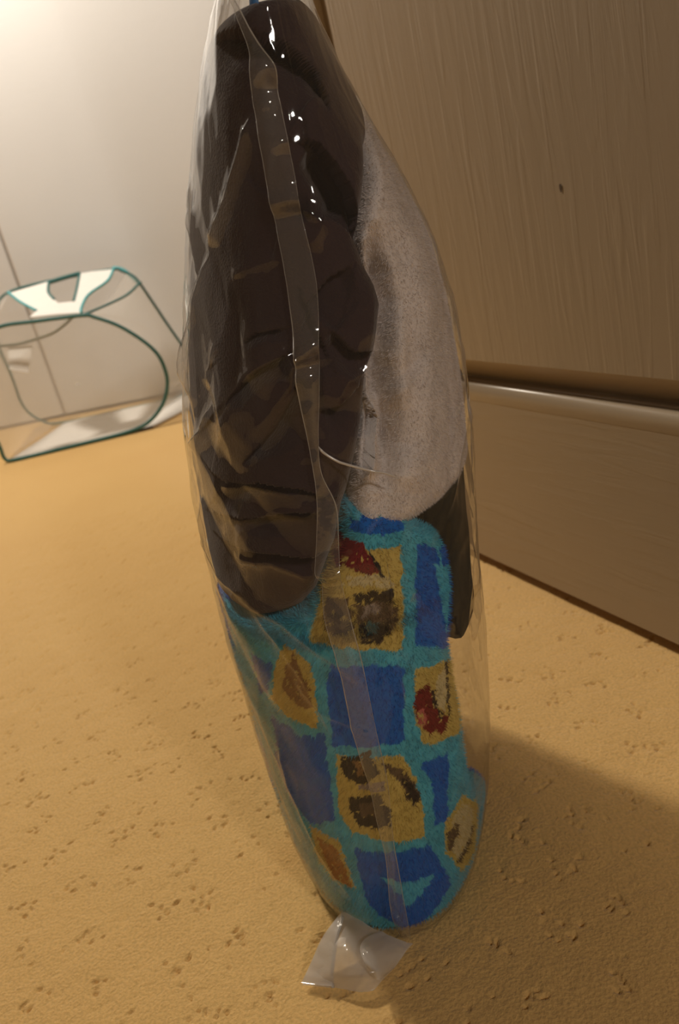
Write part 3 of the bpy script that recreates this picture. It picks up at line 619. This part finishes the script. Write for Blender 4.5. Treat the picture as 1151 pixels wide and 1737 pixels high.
# grey plush
gB = np.array(LINES['grey_bottom'])
def grey_L(z): return np.maximum(brown_R(z)+.03, -.01)
def grey_disp(A, Z):
    d = .012*fbm(A*4, Z*14, 91, 3)
    # a rounded long fold running down its left side, hollow beside it
    d = d+valley(A, Z, [(.56, .455), (.62, .42), (.55, .37), (.40, .33), (.33, .31)], .05, .010)
    d = d+valley(A, Z, LINES['grey_gap'], .22, .0085)+step_fold(A, Z, LINES['grey_gap2'], .10, .02, .012, 1)
    d = d+valley(A, Z, [(.95, .36), (.90, .33), (.80, .30), (.74, .28)], .03, .006)
    return d
zg = np.linspace(.279, .505, 220)
grey, go, gA, gZ = patch('grey_plush_blanket', zg, grey_L, lambda z: np.minimum(2.0+0*z, grey_L(z)+.06+np.clip((.505-z)/.03, 0, 1)*3), .945, .60, M_grey, grey_disp, n_s=220)
tag(grey, 'light grey plush blanket folded in the right side of the plastic bag', 'blanket')
fibres('pile', go, gA, gZ, 75000, .0028, .0002, M_grey, grey, -.1, 1.7, droop=.6)

# charcoal cloth behind the printed one on the right
zc = np.linspace(.02, .515, 240)
char, _, _, _ = patch('charcoal_blanket', zc, lambda z: np.interp(z, [.15, .183, .187, .20, .24, .265, .283, .287, .32], [2.2, 2.1, .70, .66, .80, .76, .74, 2.1, 2.35]), lambda z: 3.98+0*z, .930, .62, M_char,
                      lambda A, Z: .01*fbm(A*5, Z*30, 95, 3), rnd=.008, n_s=120)
tag(char, 'dark charcoal cloth edge beside the blue printed blanket, at right of the bag', 'blanket')

# blue patchwork plush
COL = {'blue': (.003, .15, .60), 'yellow': (.60, .47, .13), 'red': (.20, .012, .014), 'dark': (.030, .022, .018), 'cream': (.62, .54, .30), 'brown': (.13, .085, .05),
       'grey': (.34, .28, .24), 'teal': (.05, .18, .20), 'cyan': (.09, .50, .70), 'sky': (.03, .28, .62), 'pink': (.55, .14, .12), 'tan': (.30, .17, .06), 'orange': (.40, .17, .03)}
def in_poly(px, pz, poly):
    c = np.zeros(px.shape, bool); n = len(poly)
    for i in range(n):
        x0, y0 = poly[i]; x1, y1 = poly[i-1]
        if y0 == y1: continue
        c ^= ((y0 > pz) != (y1 > pz)) & (px < (x1-x0)*(pz-y0)/(y1-y0)+x0)
    return c
def print_colour(A, Z):
    ja = A+.028*fbm(A*26, Z*240, 111, 2); jz = Z+.0030*fbm(A*26+50, Z*240, 121, 2)
    C_ = np.empty(A.shape+(3,)); C_[...] = (.08, .46, .63)
    C_ *= (1+.22*fbm(A*14, Z*120, 131, 2))[..., None]
    # the same patchwork carried on around the sides that the photograph leaves out
    out = (A < -1.15) | (A > 1.05)
    gu, gv = np.floor(A*1.9), np.floor(Z/.062); fu, fv = A*1.9-gu, Z/.062-gv
    sq = out & (fu > .16) & (fu < .84) & (fv > .14) & (fv < .86)
    C_[sq & ((gu+gv) % 2 == 0)] = COL['blue']; C_[sq & ((gu+gv) % 2 == 1)] = COL['yellow']
    rag = fbm(A*45, Z*420, 151, 2)
    for name, poly in PRINT:
        m = in_poly(ja, jz, poly)
        if name not in ('blue', 'yellow', 'cyan'): m &= rag > -.38   # strokes broken up by the pile
        C_[m] = np.array(COL[name])
    return np.clip(C_*(1+.10*fbm(A*60, Z*500, 141, 1))[..., None], 0, 1)
bt = np.array(LINES['blue_top'])
tz = bt[::-1, 1]; ta = bt[::-1, 0]
def blue_R(z):
    return np.interp(z, [.02, .07, .09, .12, .15, .18, .20, .214, .235, .254, .267, .277, .287, .294, .301, .304], [1.5, .78, .68, .66, .65, .63, .61, .68, .72, .69, .62, .46, .36, .26, .12, .06])
def blue_L(z):
    return np.interp(z, [.0, .226, .234, .2465, .256, .283, .303], [-2.3, -2.3, -.80, -.34, -.22, -.055, -.0])
zu = np.linspace(.005, .303, 340)
blue, uo, uA, uZ = patch('printed_plush_blanket', zu, blue_L, blue_R, .960, .60, M_print,
                         lambda A, Z: .012*fbm(A*3.5, Z*18, 101, 3)-.03*np.exp(-((Z-.19)/.006)**2)*0, rnd=.013, n_s=300, colour=print_colour, zcap=(4, 1))
tag(blue, 'bright blue plush blanket printed with yellow patches, in the bottom of the bag', 'blanket')
fibres('pile', uo, uA, uZ, 130000, .0038, .00026, M_print, blue, -1.5, 1.3, colour=print_colour, droop=.25, spread=.55)

# small blue ribbon end above the brown fleece
rb = [film_at(np.array([a0, a1]), np.array([zz, zz]), -.006) for a0, a1, zz in ((-.30, -.08, .600), (-.30, -.08, .585), (-.30, -.06, .565), (-.28, -.05, .550), (-.26, -.06, .538))]
R2 = np.array(rb); R3 = R2.copy(); R3[..., 1] += .0012
loop = np.concatenate([R2, R3[:, ::-1]], 1)
rib = mesh_obj('ribbon', loop, np.r_[grid_faces(4, len(rb), True), [(3, 2, 1, 0), (16, 17, 18, 19)]], M_blue)
tag(rib, 'narrow bright blue ribbon end inside the very top of the plastic bag', 'ribbon')

# ------------------------------------------------------------------ netting hamper by the back wall
ham = bpy.data.objects.new('mesh_hamper', None); col.objects.link(ham); ham.location = (-.65, 2.58, 0)
tag(ham, 'white netting pop-up hamper with teal edging standing on the carpet by the back wall', 'hamper')
HO = np.array([-.65, 2.58, 0])
def H(P): return np.asarray(P, float)-HO
front = [(-0.913, 2.391, .16), (-0.905, 2.39, .06), (-0.904, 2.39, .016), (-0.873, 2.388, .006), (-0.712, 2.376, .006), (-0.567, 2.365, .007), (-0.493, 2.359, .014), (-0.446, 2.356, .034), (-0.405, 2.352, .071), (-0.381, 2.351, .117), (-0.376, 2.35, .159), (-0.384, 2.351, .203), (-0.414, 2.353, .25), (-0.465, 2.357, .302), (-0.52, 2.361, .338), (-0.549, 2.363, .350), (-0.68, 2.373, .365), (-0.779, 2.381, .374), (-.86, 2.387, .352), (-.903, 2.39, .27)]
back = [(-0.955, 2.838, .31), (-0.951, 2.838, .194), (-0.949, 2.837, .09), (-0.901, 2.83, .026), (-0.833, 2.819, .008), (-0.662, 2.791, .006), (-0.498, 2.765, .006), (-.40, 2.75, .012), (-.345, 2.741, .045), (-.338, 2.740, .10), (-0.362, 2.744, .165), (-0.388, 2.748, .239), (-0.413, 2.752, .316), (-0.437, 2.756, .387), (-0.451, 2.758, .412), (-0.482, 2.763, .436), (-0.508, 2.767, .446), (-0.684, 2.795, .457), (-0.858, 2.823, .455), (-.92, 2.833, .41)]
fS, bS = spline(H(front), 6, True), spline(H(back), 6, True)
tube('front_hoop', fS, .0053, M_teal, ham, closed=True)
tube('back_hoop', bS, .0050, M_teal, ham, closed=True)
nrs = len(fS)
# netting between the hoops (skin) and across them
K = 8
skin = np.array([fS*(1-t)+bS*t for t in np.linspace(0, 1, K)])
skin[..., 2] -= (.012*np.sin(np.linspace(0, np.pi, K)))[:, None]*(skin[..., 2] > .1)
# the underside and the lowest part are opaque cloth, the top is open
low = skin[..., 2] < .02
Fs = grid_faces(nrs, K, True)
zmean = skin.reshape(-1, 3)[Fs][..., 2].mean(1); ri = np.tile(np.arange(nrs), K-1)
base_f = zmean < .012; top_f = (ri >= 15*6-3) & (ri < 18*6)
me_side = Fs[~base_f & ~top_f]
mesh_obj('side_netting', skin, me_side, M_tulle2, ham)
bs = np.array([[(-.895, 2.395, .008), (-.46, 2.362, .008)], [(-.86, 2.60, .007), (-.36, 2.53, .007)], [(-.83, 2.812, .008), (-.33, 2.735, .008)]])
Bb = []
for (p, q) in bs: Bb.append(np.array([np.array(p)*(1-t)+np.array(q)*t for t in np.linspace(0, 1, 9)]))
Bb = H(np.array(Bb)); B2 = Bb.copy(); B2[..., 2] -= .004
mesh_obj('base_cloth', np.concatenate([Bb, B2[:, ::-1]], 1), grid_faces(18, 3, True), M_white, ham)
def disc(name, ring, mat, bulge):
    c = ring.mean(0); V = [ring*(1-t)+c*t+np.array([0, bulge*math.sin(t*math.pi/2), 0]) for t in (0, .25, .5, .75, .98)]
    return mesh_obj(name, np.array(V), grid_faces(len(ring), 5, True), mat, ham)
disc('front_netting', fS, M_tulle, .004); disc('back_netting', bS, M_tulle_b, 0)
# sloping white top with a hand hole, its teal edges
fL = [(-0.817, 2.684, .453), (-0.703, 2.742, .458), (-0.687, 2.63, .429), (-0.655, 2.544, .405), (-0.639, 2.505, .394), (-0.623, 2.403, .368), (-0.705, 2.418, .378), (-0.693, 2.465, .389), (-0.76, 2.574, .421)]
fR = [(-0.611, 2.773, .458), (-0.503, 2.777, .45), (-0.51, 2.647, .418), (-0.554, 2.536, .395), (-0.561, 2.427, .368), (-0.555, 2.385, .357), (-0.623, 2.403, .368), (-0.639, 2.505, .394), (-0.592, 2.497, .388), (-0.599, 2.613, .417)]
def ngon_slab(name, pts_, mat, th=.003):
    bm = bmesh.new(); vs = [bm.verts.new(p) for p in H(pts_)]; fc = bm.faces.new(vs)
    ex = bmesh.ops.extrude_face_region(bm, geom=[fc]); 
    for v in ex['geom']:
        if isinstance(v, bmesh.types.BMVert): v.co.z -= th
    bmesh.ops.recalc_face_normals(bm, faces=bm.faces[:]); bmesh.ops.triangulate(bm, faces=bm.faces[:])
    me = bpy.data.meshes.new(name); bm.to_mesh(me); bm.free(); return link(name, me, mat, ham)
ngon_slab('top_cloth', fL, M_white); ngon_slab('top_cloth', fR, M_white)
def edge(pts_, mat=M_teal_l, rad=.0042, name='edge_binding', n=5): tube(name, spline(H(pts_), n), rad, mat, ham, flat=.9)
edge([(-.70, 2.728, .455), (-.655, 2.75, .457), (-.61, 2.768, .458)], M_teal, .008)
edge([fL[1], fL[2], fL[3]], M_teal); edge([fR[0], fR[9], fR[8]], M_teal)
edge([fL[0], fL[8], fL[7]]); edge([fR[1], fR[2], fR[3], fR[4], fR[5]])
edge([(-.858, 2.823, .457), (-.835, 2.74, .455), (-.817, 2.684, .453)])
edge([(-.437, 2.756, .387), (-.418, 2.66, .389), (-0.408, 2.571, .390), (-0.437, 2.477, .370), (-0.49, 2.412, .359), (-0.545, 2.366, .352)], M_teal, .0038)
edge([(-.505, 2.77, .449), (-.475, 2.765, .436), (-.44, 2.757, .39)], M_teal_l, .007)
edge([(-0.86, 2.417, .335), (-0.809, 2.413, .323), (-0.759, 2.409, .316), (-0.707, 2.405, .317), (-0.653, 2.401, .322), (-0.614, 2.398, .336), (-0.58, 2.390, .353)], M_olive, .0045, 'sagging_edge')
tg = ngon_slab('care_tag', [(-0.79, 2.412, .314), (-0.722, 2.407, .304), (-0.747, 2.372, .238), (-0.795, 2.376, .258)], M_white, .0005)
